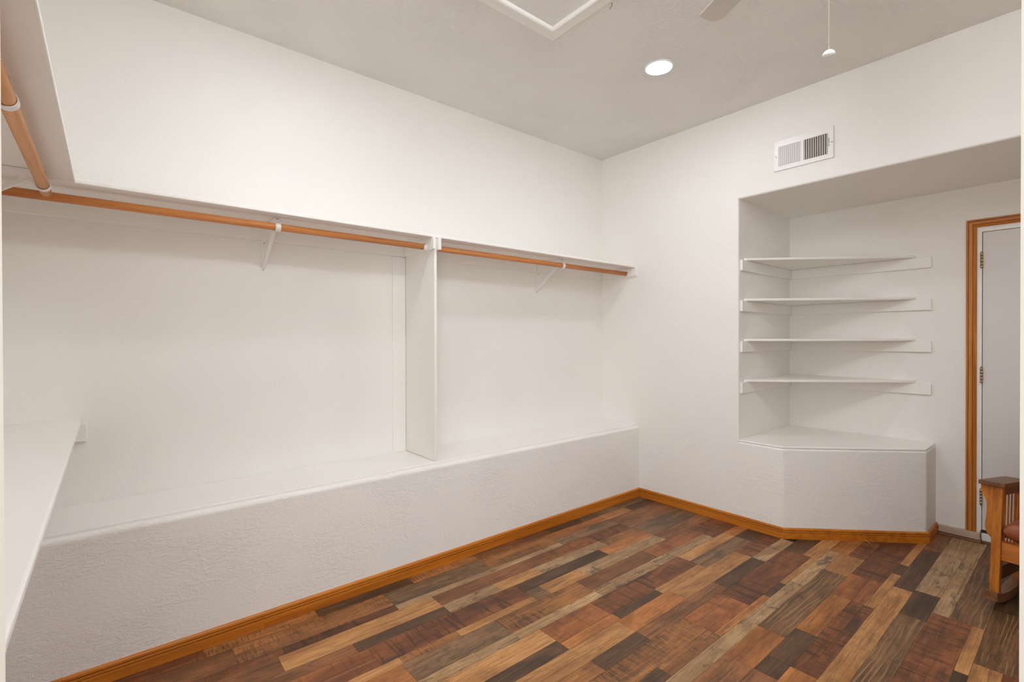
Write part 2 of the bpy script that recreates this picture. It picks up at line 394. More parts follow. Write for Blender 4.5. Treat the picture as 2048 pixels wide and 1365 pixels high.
for (y0, y1), planks in rows:
    for x0, x1, strips in planks:
        for s0, s1, pieces in strips:
            x = x0
            for xe, kind in pieces:
                put_plank(x, xe, s0, s1, kind); x = xe
    xmin = planks[0][0]; xmax = planks[-1][1]
    if xmin > -0.4: fill_row(-0.465 if y0 > 1.0 else 0.05, xmin, y0, y1)
    if xmax < 3.4 : fill_row(xmax, 3.4454, y0, y1)
y = 0.128
while y > YS + 0.02:
    y2 = max(YS, y - 0.188); fill_row(0.3, 4.37, y2, y); y = y2

# ------------------------------------------------------------------ walls and ceiling
bm = BM(); add_box(bm, XL - 0.12, XB, YA, YA + 0.12, 0, ZC)
struct(obj('wall_back', bm, m_wall), 'white textured wall behind the long shelf and hanging rods')
bm = BM(); add_box(bm, XL - 0.12, XL, 0.9, YA, 0, ZC)
struct(obj('wall_left', bm, m_wall), 'white wall carrying the left-hand shelves, mostly out of frame')
# right wall with the alcove opening
bm = BM()
add_prism(bm, [(XB, YA + 0.12, 0.6), (XB, YA + 0.12, ZC), (XB, YS, ZC), (XB, YS, ZH), (XB, YN, ZH), (XB, YN, 0.6)], (XN - XB, 0, 0))
bevel_where(bm, lambda a, b: abs(a.x - XB) < 1e-4 and abs(b.x - XB) < 1e-4 and ((abs(a.z - ZH) < 1e-4 and abs(b.z - ZH) < 1e-4) or (abs(a.y - YN) < 1e-4 and abs(b.y - YN) < 1e-4 and min(a.z, b.z) > 0.5)), 0.013, 4)
add_box(bm, XB, XN, YN, YA + 0.12, 0, 0.6)
struct(obj('wall_right', bm, m_wall), 'white wall with the air vent and the open alcove')
# alcove back wall, opening for the door
DY0, DY1, DZ0, DZ1 = -0.345, 0.4702, 0.073, 2.0284
bm = BM()
add_box(bm, XN, XN + 0.12, DY1 + 0.023, YN + 0.2, 0, ZC); add_box(bm, XN, XN + 0.12, YS - 0.1, DY0 - 0.023, 0, ZC)
add_box(bm, XN, XN + 0.12, DY0 - 0.023, DY1 + 0.023, DZ1 + 0.023, ZC)
struct(obj('wall_alcove', bm, m_wall), 'white wall at the back of the alcove beside the door')
bm = BM(); add_box(bm, 1.0, XN + 0.12, YS - 0.12, YS, 0, ZC)
struct(obj('wall_front', bm, m_wall), 'white wall behind the rocking chair, out of frame')
# diagonal wall with the doorway the camera looks through
Fh = Vector((F.x, F.y, 0)).normalized(); Rh = Vector((Fh.y, -Fh.x, 0))
DN, DF = 0.33, 0.45
SL, SR = -1018.5 / 969.53 * DF, 1016.5 / 969.53 * DF
def dpt(s, d, z): return Fh * d + Rh * s + Vector((0, 0, z))
bm = BM()
for s0, s1, z0, z1 in ((-1.35, SL, 0, ZC), (SR, 1.95, 0, ZC), (SL, SR, 2.1, ZC)):
    add_prism(bm, [dpt(s0, DN, z0), dpt(s1, DN, z0), dpt(s1, DF, z0), dpt(s0, DF, z0)], (0, 0, z1 - z0))
struct(obj('wall_near', bm, m_jamb), 'white doorway jamb at the very edge of the picture')
bm = BM(); add_box(bm, XL - 0.12, XN + 0.12, YS - 0.12, YA + 0.12, ZC, ZC + 0.1)
struct(obj('ceiling', bm, m_ceil), 'beige-white textured ceiling', 'ceiling')

# ------------------------------------------------------------------ baseboards
PROF = [(0.0, 0.0), (0.0155, 0.0), (0.0155, 0.0375), (0.0148, 0.0400), (0.0100, 0.0408), (0.0100, 0.0436), (0.0142, 0.0450), (0.0135, 0.0520), (0.0090, 0.0528), (0.0090, 0.0556), (0.0118, 0.0570), (0.0105, 0.0655), (0.0060, 0.0700), (0.0, BH)]
GRV = (4, 8)
def baseboard(name, path, mat, label, ends=None):
    """path: floor points along the wall face, room on the left-hand normal side (dx,dy)->(-dy,dx); mitred"""
    path = [Vector((a, b, 0)) for a, b in path]; n = len(path); bm = BM(); rings = []
    nor = []
    for i in range(n - 1):
        d = (path[i + 1] - path[i]).normalized(); nor.append(Vector((-d.y, d.x, 0)))
    for i, p in enumerate(path):
        if i == 0: m = nor[0]
        elif i == n - 1: m = nor[-1]
        else:
            m = (nor[i - 1] + nor[i]); m = m / (m.dot(nor[i]))
        if ends and i in ends: m = Vector(ends[i])
        rings.append([bm.verts.new(p + m * o + Vector((0, 0, z))) for o, z in PROF])
    k = len(PROF)
    for a, b in zip(rings, rings[1:]):
        for j in range(k):
            bm.faces.new((a[j], a[(j + 1) % k], b[(j + 1) % k], b[j]))
    bm.faces.new(rings[0]); bm.faces.new(list(reversed(rings[-1])))
    bmesh.ops.recalc_face_normals(bm, faces=bm.faces[:])
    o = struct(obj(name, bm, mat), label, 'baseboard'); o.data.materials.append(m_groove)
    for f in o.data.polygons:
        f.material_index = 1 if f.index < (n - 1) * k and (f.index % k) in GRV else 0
    return o
Y1C, X2C, Y2C = 1.3317, 4.0967, 0.6969
baseboard('baseboard_back', [(XB, YBF), (0.549, YBF)], m_base, 'orange-stained wood baseboard along the back ledge', {0: (-1, -1, 0)})
baseboard('baseboard_back', [(0.5485, YBF), (XL, YBF)], m_base_worn, 'scuffed orange-stained baseboard length under the left shelf')
baseboard('baseboard_right', [(XB, Y1C), (XB, YBF)], m_base_y, 'orange-stained wood baseboard along the right wall', {0: (-1, -0.414, 0), 1: (-1, -1, 0)})
baseboard('baseboard_corner', [(X2C, Y2C), (XB, Y1C)], m_base, 'orange-stained baseboard across the angled corner ledge', {0: (-0.414, -1, 0), 1: (-1, -0.414, 0)})
baseboard('baseboard_side', [(XN, Y2C), (X2C, Y2C)], m_base, 'short orange baseboard return on the side of the corner ledge', {1: (-0.414, -1, 0)})

# ------------------------------------------------------------------ back ledge
led = thing('storage_ledge', 'long white plaster ledge running along the back wall', 'ledge', ((XL + XB) / 2, (YBF + YA) / 2, 0))
bm = BM(); add_box(bm, XL, XB - 0.0004, YBF, YA - 0.0005, 0, 0.594)
bevel_where(bm, lambda a, b: abs(a.y - YBF) < 1e-4 and abs(b.y - YBF) < 1e-4 and a.z > 0.5 and b.z > 0.5, 0.021, 5)
obj('base', bm, m_plaster, led)
bm = BM(); add_box(bm, XL, XB - 0.001, YBF + 0.024, YA - 0.001, 0.594, 0.608)
bevel_where(bm, lambda a, b: a.y < YBF + 0.1 and b.y < YBF + 0.1 and a.z > 0.6 and b.z > 0.6, 0.005, 3)
obj('top_board', bm, m_gloss, led)

# ------------------------------------------------------------------ corner ledge in the alcove
cl = thing('corner_ledge', 'angled white plaster corner ledge under the triangular shelves', 'ledge', (3.98, 1.15, 0))
def poly(bm, pts, z0, z1): return add_prism(bm, [(a, b, z0) for a, b in pts], (0, 0, z1 - z0))
E_ = 0.0
bm = BM(); poly(bm, [(XB - E_, YN - 0.0002), (XB - E_, Y1C), (X2C, Y2C), (XN - 0.0002, Y2C), (XN - 0.0002, YN - 0.0002)], 0, 0.597)
top = lambda a, b: a.z > 0.5 and b.z > 0.5 and not (a.x > XN - 0.01 and b.x > XN - 0.01) and not (a.y > 1.6 and b.y > 1.6)
ver = lambda a, b: abs(a.x - b.x) < 1e-4 and abs(a.y - b.y) < 1e-4 and a.y < 1.5 and a.x < XN - 0.01
bevel_where(bm, lambda a, b: top(a, b) or ver(a, b), 0.012, 4)
obj('base', bm, m_plaster, cl)
i_ = 0.004
bm = BM(); poly(bm, [(XB + i_, YN - 0.001), (XB + i_, Y1C + 0.002), (X2C + 0.002, Y2C + i_), (XN - 0.001, Y2C + i_), (XN - 0.001, YN - 0.001)], 0.5975, 0.6125)
bevel_where(bm, lambda a, b: abs(a.z - b.z) < 1e-4 and not (a.x > XN - 0.01 and b.x > XN - 0.01) and not (a.y > 1.6 and b.y > 1.6), 0.006, 4)
obj('top_board', bm, m_gloss, cl)

# ------------------------------------------------------------------ shelves, cleats, divider
def board(bm, x0, x1, y0, y1, z0, z1, r=0.004): return add_box(bm, x0, x1, y0, y1, z0, z1, r, 3)
def socket(bm, x, y, sgn, axis='X'):
    """pole socket cup fixed on a cleat, opening along sgn*axis"""
    c = Vector((x, y, ZROD)); d = Vector((sgn, 0, 0)) if axis == 'X' else Vector((0, sgn, 0))
    s = Vector((0, 1, 0)) if axis == 'X' else Vector((1, 0, 0))
    n = 20; ri, ro, dep = RROD + 0.0008, RROD + 0.0045, 0.016
    a0, a1 = math.radians(160), math.radians(380)
    for i in range(n):
        A = a0 + (a1 - a0) * i / n; B = a0 + (a1 - a0) * (i + 1) / n
        q = []
        for t, r in ((A, ri), (A, ro), (B, ro), (B, ri)):
            q.append(c + s * math.cos(t) * r + Vector((0, 0, math.sin(t) * r)))
        add_prism(bm, q, d * dep)
    disc = [c + s * math.cos(t) * ro + Vector((0, 0, math.sin(t) * ro)) for t in [k * 2 * math.pi / 24 for k in range(24)]]
    add_prism(bm, disc, d * 0.003)
    return bm
CLT = 0.018                      # cleat thickness
XD0, XD1 = 1.489, 1.508          # divider panel
sh = thing('closet_shelf', 'long white closet shelf along the back wall above the rods', 'shelf', (1.5, YA, ZS - 0.02))
bm = BM(); board(bm, XL, XB - 0.0005, YSF, YA - 0.0005, ZS - 0.018, ZS); obj('shelf_board', bm, m_gloss, sh)
for x0, x1 in ((XL + 0.001, XD0 - 0.001), (XD1 + 0.001, XB - 0.002)):
    bm = BM(); add_box(bm, x0, x1, YA - CLT, YA - 0.0005, ZS - 0.018 - 0.072, ZS - 0.0185, 0.002, 1); obj('cleat', bm, m_gloss, sh)
def end_cleat(x0, x1, sgn, parent):
    bm = BM(); add_box(bm, x0, x1, YSF - 0.016, YA - CLT - 0.001, ZS - 0.018 - 0.072, ZS - 0.0185, 0.002, 1)
    c = obj('cleat', bm, m_gloss, parent)
    bm = BM(); socket(bm, x1 if sgn > 0 else x0, YA - 0.293, sgn); obj('pole_socket', bm, m_white_metal, c)
end_cleat(XB - CLT, XB - 0.0005, -1, sh)
dv = thing('closet_divider', 'upright white divider panel between the two hanging bays', 'divider', (1.5, 2.7, 0.6085))
bm = BM(); board(bm, XD0, XD1, YSF + 0.004, YA - 0.006, 0.6085, ZS - 0.019, 0.007); obj('panel', bm, m_gloss, dv)
bm = BM(); add_box(bm, 1.398, 1.4885, YA - 0.0065, YA - 0.0004, 0.6085, ZS - 0.092, 0.0015, 1); obj('back_batten', bm, m_gloss, dv)
end_cleat(XD0 - CLT, XD0 - 0.0003, -1, dv)
end_cleat(XD1 + 0.0003, XD1 + CLT, 1, dv)
def end_on_diag(x, pad=0.002):
    # y where the diagonal wall's room face meets x
    s = (x - Fh.x * DF) / Rh.x
    return (Fh * DF + Rh * s).y + pad
def left_shelf(name, label, ztop, th, y1):
    t = thing(name, label, 'shelf', (XL, 2.0, ztop - th))
    bm = BM(); add_prism(bm, [(XL + 0.0005, y1, ztop - th), (XL + 0.0005, end_on_diag(XL), ztop - th), (XSC, end_on_diag(XSC), ztop - th), (XSC, y1, ztop - th)], (0, 0, th))
    bevel_where(bm, lambda a, b: abs(a.x - XSC) < 1e-4 and abs(b.x - XSC) < 1e-4 and abs(a.z - b.z) < 1e-4, 0.005, 3)
    obj('shelf_board', bm, m_gloss, t)
    bm = BM(); add_box(bm, XL + 0.0005, XL + CLT, end_on_diag(XL) + 0.02, y1 - 0.001, ztop - th - 0.072, ztop - th - 0.0005, 0.002, 1); obj('cleat', bm, m_gloss, t)
    return t
left_shelf('closet_shelf', 'high white closet shelf along the left wall, seen from below', ZS, 0.018, YSF - 0.0008)
ls = left_shelf('closet_shelf', 'low white shelf along the left wall, seen from above', 0.986, 0.018, YA - 0.001)
bm = BM(); add_box(bm, XL + CLT + 0.001, XSC + 0.018, YA - CLT, YA - 0.0005, 0.986 - 0.018 - 0.08, 0.986 - 0.0185, 0.002, 1); obj('cleat', bm, m_gloss, ls)

# ------------------------------------------------------------------ hanging rods
YR = YA - 0.293; XR = XL + 0.293
def rod(name, a, b, mat, label):
    mid = (Vector(a) + Vector(b)) / 2
    bm = BM(); add_tube(bm, [a, b], RROD, 28)
    o = obj(name, bm, mat); o.data.transform(Matrix.Translation(-mid)); o.location = mid
    return tag(o, label, 'closet rod', 'round wooden hanging rods')
rod('closet_rod', (XL + 0.03, YR, ZROD), (XD0 - CLT - 0.004, YR, ZROD), m_rod_x, 'long pine hanging rod left of the divider')
rod('closet_rod', (XD1 + CLT + 0.004, YR, ZROD), (XB - CLT - 0.004, YR, ZROD), m_rod_x, 'pine hanging rod right of the divider')
rod('closet_rod', (XR, end_on_diag(XR) + 0.012, ZROD), (XR, 2.515, ZROD), m_rod_y, 'pale pine hanging rod along the left wall, pointing at the back wall')

# ------------------------------------------------------------------ rod brackets (local: wall at x=0, outward +x, width y, shelf underside z=0)
zc_ = ZROD - (ZS - 0.018)
def strip(bm, path, wdt, th):
    """flat metal strip of width wdt (along y) following path in the xz-plane"""
    P = [Vector((a, 0, b)) for a, b in path]; up = []; lo = []
    for i, p in enumerate(P):
        t = (P[min(i + 1, len(P) - 1)] - P[max(i - 1, 0)]).normalized(); n = Vector((-t.z, 0, t.x))
        up.append(p + n * th / 2); lo.append(p - n * th / 2)
    for i in range(len(P) - 1):
        q = [up[i], up[i + 1], lo[i + 1], lo[i]]
        add_prism(bm, [v + Vector((0, -wdt / 2, 0)) for v in q], (0, wdt, 0))
    bmesh.ops.remove_doubles(bm, verts=bm.verts[:], dist=1e-5)
    return bm
def make_bracket():
    t = thing('shelf_bracket', '', 'bracket')
    bm = BM(); strip(bm, [(0.0025, -0.098), (0.0025, -0.235)], 0.024, 0.003); strip(bm, [(0.0205, -0.001), (0.0205, -0.096)], 0.024, 0.003); wa = obj('wall_arm', bm, m_white_metal, t, True)
    bm = BM(); strip(bm, [(0.019, -0.002), (0.302, -0.002)], 0.024, 0.003); obj('top_arm', bm, m_white_metal, t, True)
    bm = BM()
    add_prism(bm, [(0.0045, -0.009, -0.205), (0.0045, -0.009, -0.222), (0.27, -0.009, -0.028), (0.255, -0.009, -0.022)], (0, 0.018, 0)); obj('strut', bm, m_white_metal, t, True)
    bm = BM(); pts = []
    for k in range(19):
        a = math.radians(72 - 252 * k / 18); pts.append((0.293 + math.cos(a) * (RROD + 0.0025), zc_ + math.sin(a) * (RROD + 0.0025)))
    pts += [(0.273, -0.018), (0.273, -0.0035)]
    strip(bm, pts, 0.024, 0.003); obj('hook', bm, m_white_metal, t, True)
    for x, z, ax in ((0.0045, -0.228, 'x'), (0.022, -0.085, 'x'), (0.292, -0.004, 'z')):
        bm = BM()
        if ax == 'x': add_tube(bm, [(x, 0, z), (x + 0.002, 0, z)], 0.0034, 10)
        else: add_tube(bm, [(x, 0, z), (x, 0, z - 0.0025)], 0.0042, 10)
        obj('screw', bm, m_screw, t, True)
    return t
br0 = make_bracket()
spots = [((0.645, YA, ZS - 0.0185), -math.pi / 2, 'white metal rod bracket in the left bay of the back wall'),
         ((2.655, YA, ZS - 0.0185), -math.pi / 2, 'white metal rod bracket in the right bay of the back wall'),
         ((XL, 2.41, ZS - 0.0185), 0, 'white metal rod bracket near the end of the left-wall rod'),
         ((XL, 1.605, ZS - 0.0185), 0, 'white metal rod bracket nearest the camera on the left-wall rod')]
for k, (loc, rz, lab) in enumerate(spots):
    b_ = br0 if k == 0 else copy_tree(br0)
    b_.location = loc; b_.rotation_euler = (0, 0, rz); b_['label'] = lab; b_['group'] = 'rod and shelf brackets'

# ------------------------------------------------------------------ triangular alcove shelves
names4 = ['topmost', 'second from the top', 'third from the top', 'lowest']
def make_corner_shelf():
    # local origin: alcove inner corner (XN, YN) at shelf underside
    t = thing('corner_shelf', '', 'shelf')
    ax, by = 3.547 - XN, 0.806 - YN
    bm = BM(); add_prism(bm, [(-0.0005, -0.0005, 0), (ax, -0.0005, 0), (ax + 0.004, -0.014, 0), (-0.014, by + 0.004, 0), (-0.0005, by, 0)], (0, 0, 0.018))
    bevel_where(bm, lambda a, b: abs(a.z - b.z) < 1e-4 and not (a.x > -0.001 and b.x > -0.001) and not (a.y > -0.001 and b.y > -0.001), 0.005, 3)
    obj('shelf_board', bm, m_gloss, t, True)
    bm = BM(); add_box(bm, 3.484 - XN, -0.0006, -CLT, -0.0005, -0.077, -0.0006, 0.002, 1); obj('cleat', bm, m_gloss, t, True)
    bm = BM(); add_box(bm, -CLT, -0.0005, 0.7195 - YN, -CLT - 0.0006, -0.077, -0.0006, 0.002, 1); obj('cleat', bm, m_gloss, t, True)
    return t
cs0 = make_corner_shelf()
for k, z in enumerate((1.9015, 1.608, 1.3155, 1.020)):
    c_ = cs0 if k == 0 else copy_tree(cs0)
    c_.location = (XN, YN, z)
    c_['label'] = 'white triangular corner shelf in the alcove, %s of four' % names4[k]; c_['group'] = 'triangular alcove shelves'

# ------------------------------------------------------------------ air vent
vt = thing('air_vent', 'white rectangular air register high on the right wall', 'vent', (XB, 1.211, 2.458))
y0, y1, z0, z1 = 1.0362, 1.3852, 2.4595, 2.657
ya, yb, za, zb = 1.068, 1.358, 2.488, 2.618
bm = BM()
for q in ((y0, y1, z0, za), (y0, y1, zb, z1), (y0, ya, za, zb), (yb, y1, za, zb), (1.2055, 1.2185, za, zb)):
    add_box(bm, XB - 0.007, XB - 0.0035, q[0], q[1], q[2], q[3])
for q in ((y0, y1, z0, z0 + 0.004), (y0, y1, z1 - 0.004, z1), (y0, y0 + 0.004, z0, z1), (y1 - 0.004, y1, z0, z1)):
    add_box(bm, XB - 0.0062, XB - 0.0002, q[0], q[1], q[2], q[3])
obj('frame', bm, m_white_metal, vt)
bm = BM(); add_box(bm, XB - 0.0012, XB - 0.0004, ya, yb, za, zb); obj('duct_back', bm, m_duct, vt)
def louver(yc, ang, d):
    bm = BM(); th = 0.0008
    a = math.radians(ang); dx, dy = -math.cos(a), math.sin(a); nx, ny = -dy, dx
    cx = XB - 0.0055
    q = []
    for sx, sn in ((-.5, -1), (.5, -1), (.5, 1), (-.5, 1)):
        q.append((cx + dx * d * sx + nx * th * sn, yc + dy * d * sx + ny * th * sn, za))
    add_prism(bm, q, (0, 0, zb - za)); return obj('louver', bm, m_white_metal, vt)
for k in range(11):
    louver(yb - 0.0065 - k * 0.0127, 52, 0.0112); louver(1.2055 - 0.005 - k * 0.0127, -40, 0.0085)
bm = BM(); add_box(bm, XB - 0.0078, XB - 0.0068, 1.0605, 1.0632, 2.535, 2.587); sl = obj('lever_slot', bm, m_dark, vt)
bm = BM(); add_box(bm, XB - 0.017, XB - 0.0079, 1.0595, 1.0642, 2.540, 2.548, 0.001, 1); obj('lever', bm, m_white_metal, sl)
for yy in (1.045, 1.372):
    bm = BM(); add_tube(bm, [(XB - 0.007, yy, 2.555), (XB - 0.009, yy, 2.555)], 0.004, 12); obj('screw', bm, m_screw, vt)

# ------------------------------------------------------------------ recessed ceiling lamps
def can(x, y, label):
    t = thing('recessed_light', label, 'ceiling light', (x, y, ZC), group='recessed ceiling lights')
    bm = BM(); add_lathe(bm, [(0.072, -0.001), (0.0735, -0.006), (0.080, -0.0065), (0.087, -0.004), (0.0885, -0.0002), (0.072, -0.0002)], seg=56); obj('trim_ring', bm, m_white_metal, t, True)
    bm = BM(); add_lathe(bm, [(0.0, -0.0045), (0.045, -0.0042), (0.0715, -0.003)], seg=56); obj('lens', bm, m_lens, t, True)
    return t
can(2.535, 1.669, 'lit round recessed light in the ceiling')
can(0.76, 1.88, 'added round recessed light above the left shelf, unseen, out of frame')  # unseen lamp, added to brighten the upper left of the back wall
can(2.05, -0.22, 'added round recessed light near the rocking chair, unseen, out of frame')  # unseen lamp, added to brighten the alcove
can(1.32, 0.02, 'added round recessed light by the front wall, unseen, out of frame')  # unseen lamp, added to brighten the alcove and corner ledge

# unseen globe near the doorway, added as fill for ceiling and walls
m_globe, ntg, bgl = new_mat('fill_globe_glow')
bgl.inputs['Emission Color'].default_value = (0.93, 1.0, 1.09, 1); bgl.inputs['Emission Strength'].default_value = GLOBE_STRENGTH
pl = thing('fill_globe', 'glowing white globe added as fill light near the doorway, out of frame', 'ceiling light', (1.02, 0.52, ZC))
bm = BM(); add_lathe(bm, [(0.0, -0.0002), (0.06, -0.0002), (0.055, -0.02), (0.02, -0.03), (0.0, -0.03)], seg=32); obj('canopy', bm, m_white_metal, pl, True)
bm = BM(); add_tube(bm, [(0, 0, -0.028), (0, 0, -0.05)], 0.006, 12); obj('stem', bm, m_white_metal, pl, True)
bm = BM(); add_lathe(bm, [(0.11 * math.sin(math.pi * k / 16), -0.135 + 0.11 * math.cos(math.pi * k / 16)) for k in range(17)], seg=32); obj('globe', bm, m_globe, pl, True)

# ------------------------------------------------------------------ attic hatch
hx0, hx1, hy0, hy1, wd = 1.05, 1.857, 1.02, 1.881, 0.084
ht = thing('attic_hatch', 'square ceiling access hatch framed in white moulding', 'hatch', ((hx0 + hx1) / 2, (hy0 + hy1) / 2, ZC))
bm = BM(); add_box(bm, hx0 + wd - 0.01, hx1 - wd + 0.01, hy0 + wd - 0.01, hy1 - wd + 0.01, ZC - 0.006, ZC - 0.0005); obj('panel', bm, m_hatch, ht)
HP = [(0.0, 0.0), (0.0, 0.008), (0.004, 0.010), (0.010, 0.010), (0.013, 0.0135), (0.040, 0.0155), (0.050, 0.0155), (0.053, 0.0185), (0.056, 0.0185), (0.060, 0.023), (0.078, 0.026), (0.084, 0.022), (0.084, 0.0)]
cor = [(hx1, hy1, -1, -1), (hx0, hy1, 1, -1), (hx0, hy0, 1, 1), (hx1, hy0, -1, 1)]
for k in range(4):
    a = cor[k]; b = cor[(k + 1) % 4]; bm = BM()
    g = 0.0004
    dirv = Vector((b[0] - a[0], b[1] - a[1], 0)).normalized()
    ra = [bm.verts.new(Vector((a[0] + a[2] * o, a[1] + a[3] * o, ZC - 0.0003 - h)) + dirv * g) for o, h in HP]
    rb = [bm.verts.new(Vector((b[0] + b[2] * o, b[1] + b[3] * o, ZC - 0.0003 - h)) - dirv * g) for o, h in HP]
    n = len(HP)
    for j in range(n): bm.faces.new((ra[j], ra[(j + 1) % n], rb[(j + 1) % n], rb[j]))
    bm.faces.new(ra); bm.faces.new(list(reversed(rb))); bmesh.ops.recalc_face_normals(bm, faces=bm.faces[:])
    obj('moulding', bm, m_trimw, ht)
# small ceiling hook and nail
bm = BM(); add_tube(bm, [(1.876, 1.4945, ZC), (1.876, 1.4945, ZC - 0.012), (1.872, 1.50, ZC - 0.02), (1.876, 1.508, ZC - 0.024), (1.882, 1.51, ZC - 0.017)], 0.0016, 8)
tag(obj('ceiling_hook', bm, m_screw), 'tiny metal hook in the ceiling beside the hatch moulding', 'hook')
bm = BM(); add_lathe(bm, [(0.0, -0.004), (0.005, -0.0035), (0.006, -0.0002)], (1.8494, 2.3972, ZC), 12)
tag(obj('ceiling_nail', bm, m_trimw), 'painted-over nail head in the ceiling near the back wall', 'nail')

# ------------------------------------------------------------------ ceiling fan
FX, FY, FZ = 1.789, 0.600, 2.745
fan = thing('ceiling_fan', 'white ceiling fan, only one blade tip and the pull chain in view', 'ceiling fan', (FX, FY, ZC))
bm = BM(); add_lathe(bm, [(0.0, -0.0002), (0.065, -0.0002), (0.065, -0.02), (0.045, -0.05), (0.015, -0.055), (0.0, -0.055)]); obj('canopy', bm, m_fan, fan, True)
bm = BM(); add_tube(bm, [(0, 0, -0.05), (0, 0, -0.13)], 0.012, 16); obj('downrod', bm, m_fan, fan, True)
bm = BM(); add_lathe(bm, [(0.0, -0.12), (0.05, -0.125), (0.095, -0.15), (0.105, -0.19), (0.09, -0.235), (0.055, -0.25), (0.0, -0.25)]); obj('motor_housing', bm, m_fan, fan, True)
bm = BM(); add_lathe(bm, [(0.0, -0.25), (0.052, -0.25), (0.052, -0.315), (0.035, -0.33), (0.0, -0.332)]); obj('switch_housing', bm, m_fan, fan, True)
def blade_bm(ang):
    bm = BM(); pitch = math.radians(11)
    xs = [(0.17, -0.040, 0.040), (0.22, -0.045, 0.045)]
    out = [(0.17, -0.034), (0.30, -0.047), (0.42, -0.048), (0.49, -0.048), (0.520, -0.046), (0.541, -0.036), (0.554, -0.018), (0.559, 0.004), (0.559, 0.026), (0.555, 0.042), (0.549, 0.0475), (0.53, 0.048), (0.42, 0.048), (0.30, 0.047), (0.17, 0.034)]
    pts = [Vector((a, b * math.cos(pitch), b * math.sin(pitch) + FZ - ZC)) for a, b in out]
    add_prism(bm, pts, (0, 0, 0.006))
    bm.transform(Matrix.Rotation(ang, 4, 'Z')); return bm
A0 = math.atan2(0.89, 0.456)
for k in range(5):
    a = A0 + k * 2 * math.pi / 5
    bl_ = obj('blade', blade_bm(a), m_fan, fan, True)
    bm = BM(); add_prism(bm, [(0.085, -0.016, FZ - ZC - 0.004), (0.085, 0.016, FZ - ZC - 0.004), (0.215, 0.028, FZ - ZC - 0.008), (0.215, -0.028, FZ - ZC - 0.008)], (0, 0, 0.006)); bm.transform(Matrix.Rotation(a, 4, 'Z'))
    obj('blade_iron', bm, m_fan, bl_, True)
CX, CY = 1.79 - FX, 0.551 - FY
bm = BM()
z = -0.30 ; zend = 2.268 - ZC
add_tube(bm, [(CX, CY, -0.29), (CX, CY, zend)], 0.0006, 6)
while z > zend:
    bmesh.ops.create_icosphere(bm, subdivisions=1, radius=0.0016, matrix=Matrix.Translation((CX, CY, z))); z -= 0.0048
pc = obj('pull_chain', bm, m_chain, fan, True)
bm = BM(); add_lathe(bm, [(0.0, 0.012), (0.004, 0.0115), (0.010, 0.009), (0.0165, 0.003), (0.0178, -0.001), (0.0155, -0.006), (0.009, -0.0095), (0.0, -0.0105)], (CX, CY, zend - 0.0105), 28); obj('pull_knob', bm, m_white_metal, pc, True)

# ------------------------------------------------------------------ door in the alcove
door = bpy.data.objects.new('door_1', None); COL.objects.link(door); door.location = (XN, (DY0 + DY1) / 2, 0)
struct(door, 'pale flat door with orange wood casing at the back of the alcove', 'door')
bm = BM(); add_box(bm, XN + 0.001, XN + 0.036, DY0, DY1 - 0.0035, DZ0 + 0.012, DZ1 - 0.0035, 0.001, 1); obj('slab', bm, m_door, door)
for nm, q in (('jamb', (DY1, DY1 + 0.0225, 0.0, DZ1 + 0.0225)), ('jamb', (DY0 - 0.0225, DY0 - 0.003, 0.0, DZ1 + 0.0225)), ('head_jamb', (DY0 - 0.003, DY1, DZ1, DZ1 + 0.0225))):
    bm = BM(); add_box(bm, XN - 0.001, XN + 0.11, q[0], q[1], q[2], q[3]); obj(nm, bm, m_trimw, door)
bm = BM(); add_box(bm, XN + 0.037, XN + 0.05, DY0 - 0.0, DY1 - 0.0, DZ0, DZ1); obj('gap_backing', bm, m_dark, door)  # full dark sheet behind the slab, shows through the door gaps
bm = BM(); add_box(bm, XN - 0.004, XN + 0.11, DY0, DY1 - 0.0005, 0.014, DZ0 - 0.008, 0.003, 2); obj('threshold', bm, m_trimw, door)
bm = BM(); add_box(bm, XN - 0.002, XN + 0.02, DY0, DY1 - 0.0005, DZ0 - 0.0075, DZ0 + 0.0115); obj('bottom_gap_strip', bm, m_black, door)  # dark strip filling the gap under the slab
# casing with a routed profile
CP = [(0.0, 0.0), (0.0, 0.012), (0.004, 0.0155), (0.009, 0.0155), (0.0105, 0.0120), (0.0125, 0.0120), (0.0140, 0.0150), (0.030, 0.0145), (0.0325, 0.0105), (0.0345, 0.0105), (0.0365, 0.0125), (0.041, 0.0105), (0.0425, 0.0075), (0.0445, 0.0075), (0.0460, 0.009), (0.0515, 0.006), (0.0515, 0.0)]
cw = 0.0515; ci = DY1 + 0.0235; cz = DZ1 + 0.0315
def casing(path, mat, name):
    bm = BM(); rings = []
    for (yy, zz, oy, oz) in path:
        rings.append([bm.verts.new((XN - 0.0004 - h, yy + oy * (cw - o), zz + oz * (cw - o))) for o, h in CP])
    n = len(CP)
    for a, b in zip(rings, rings[1:]):
        for j in range(n): bm.faces.new((a[j], a[(j + 1) % n], b[(j + 1) % n], b[j]))
    bm.faces.new(rings[0]); bm.faces.new(list(reversed(rings[-1]))); bmesh.ops.recalc_face_normals(bm, faces=bm.faces[:])
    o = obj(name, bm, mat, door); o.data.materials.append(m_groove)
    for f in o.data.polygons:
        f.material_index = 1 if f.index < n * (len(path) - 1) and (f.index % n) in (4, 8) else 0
    return o
casing([(ci, 0.064, 1, 0), (ci, cz, 1, 1)], m_casing, 'casing')
casing([(ci, cz + 0.0003, 1, 1), (DY0 - 0.0235, cz + 0.0003, -1, 1)], m_casing_y, 'head_casing')
casing([(DY0 - 0.0235, 0.064, -1, 0), (DY0 - 0.0235, cz, -1, 1)], m_casing, 'casing')
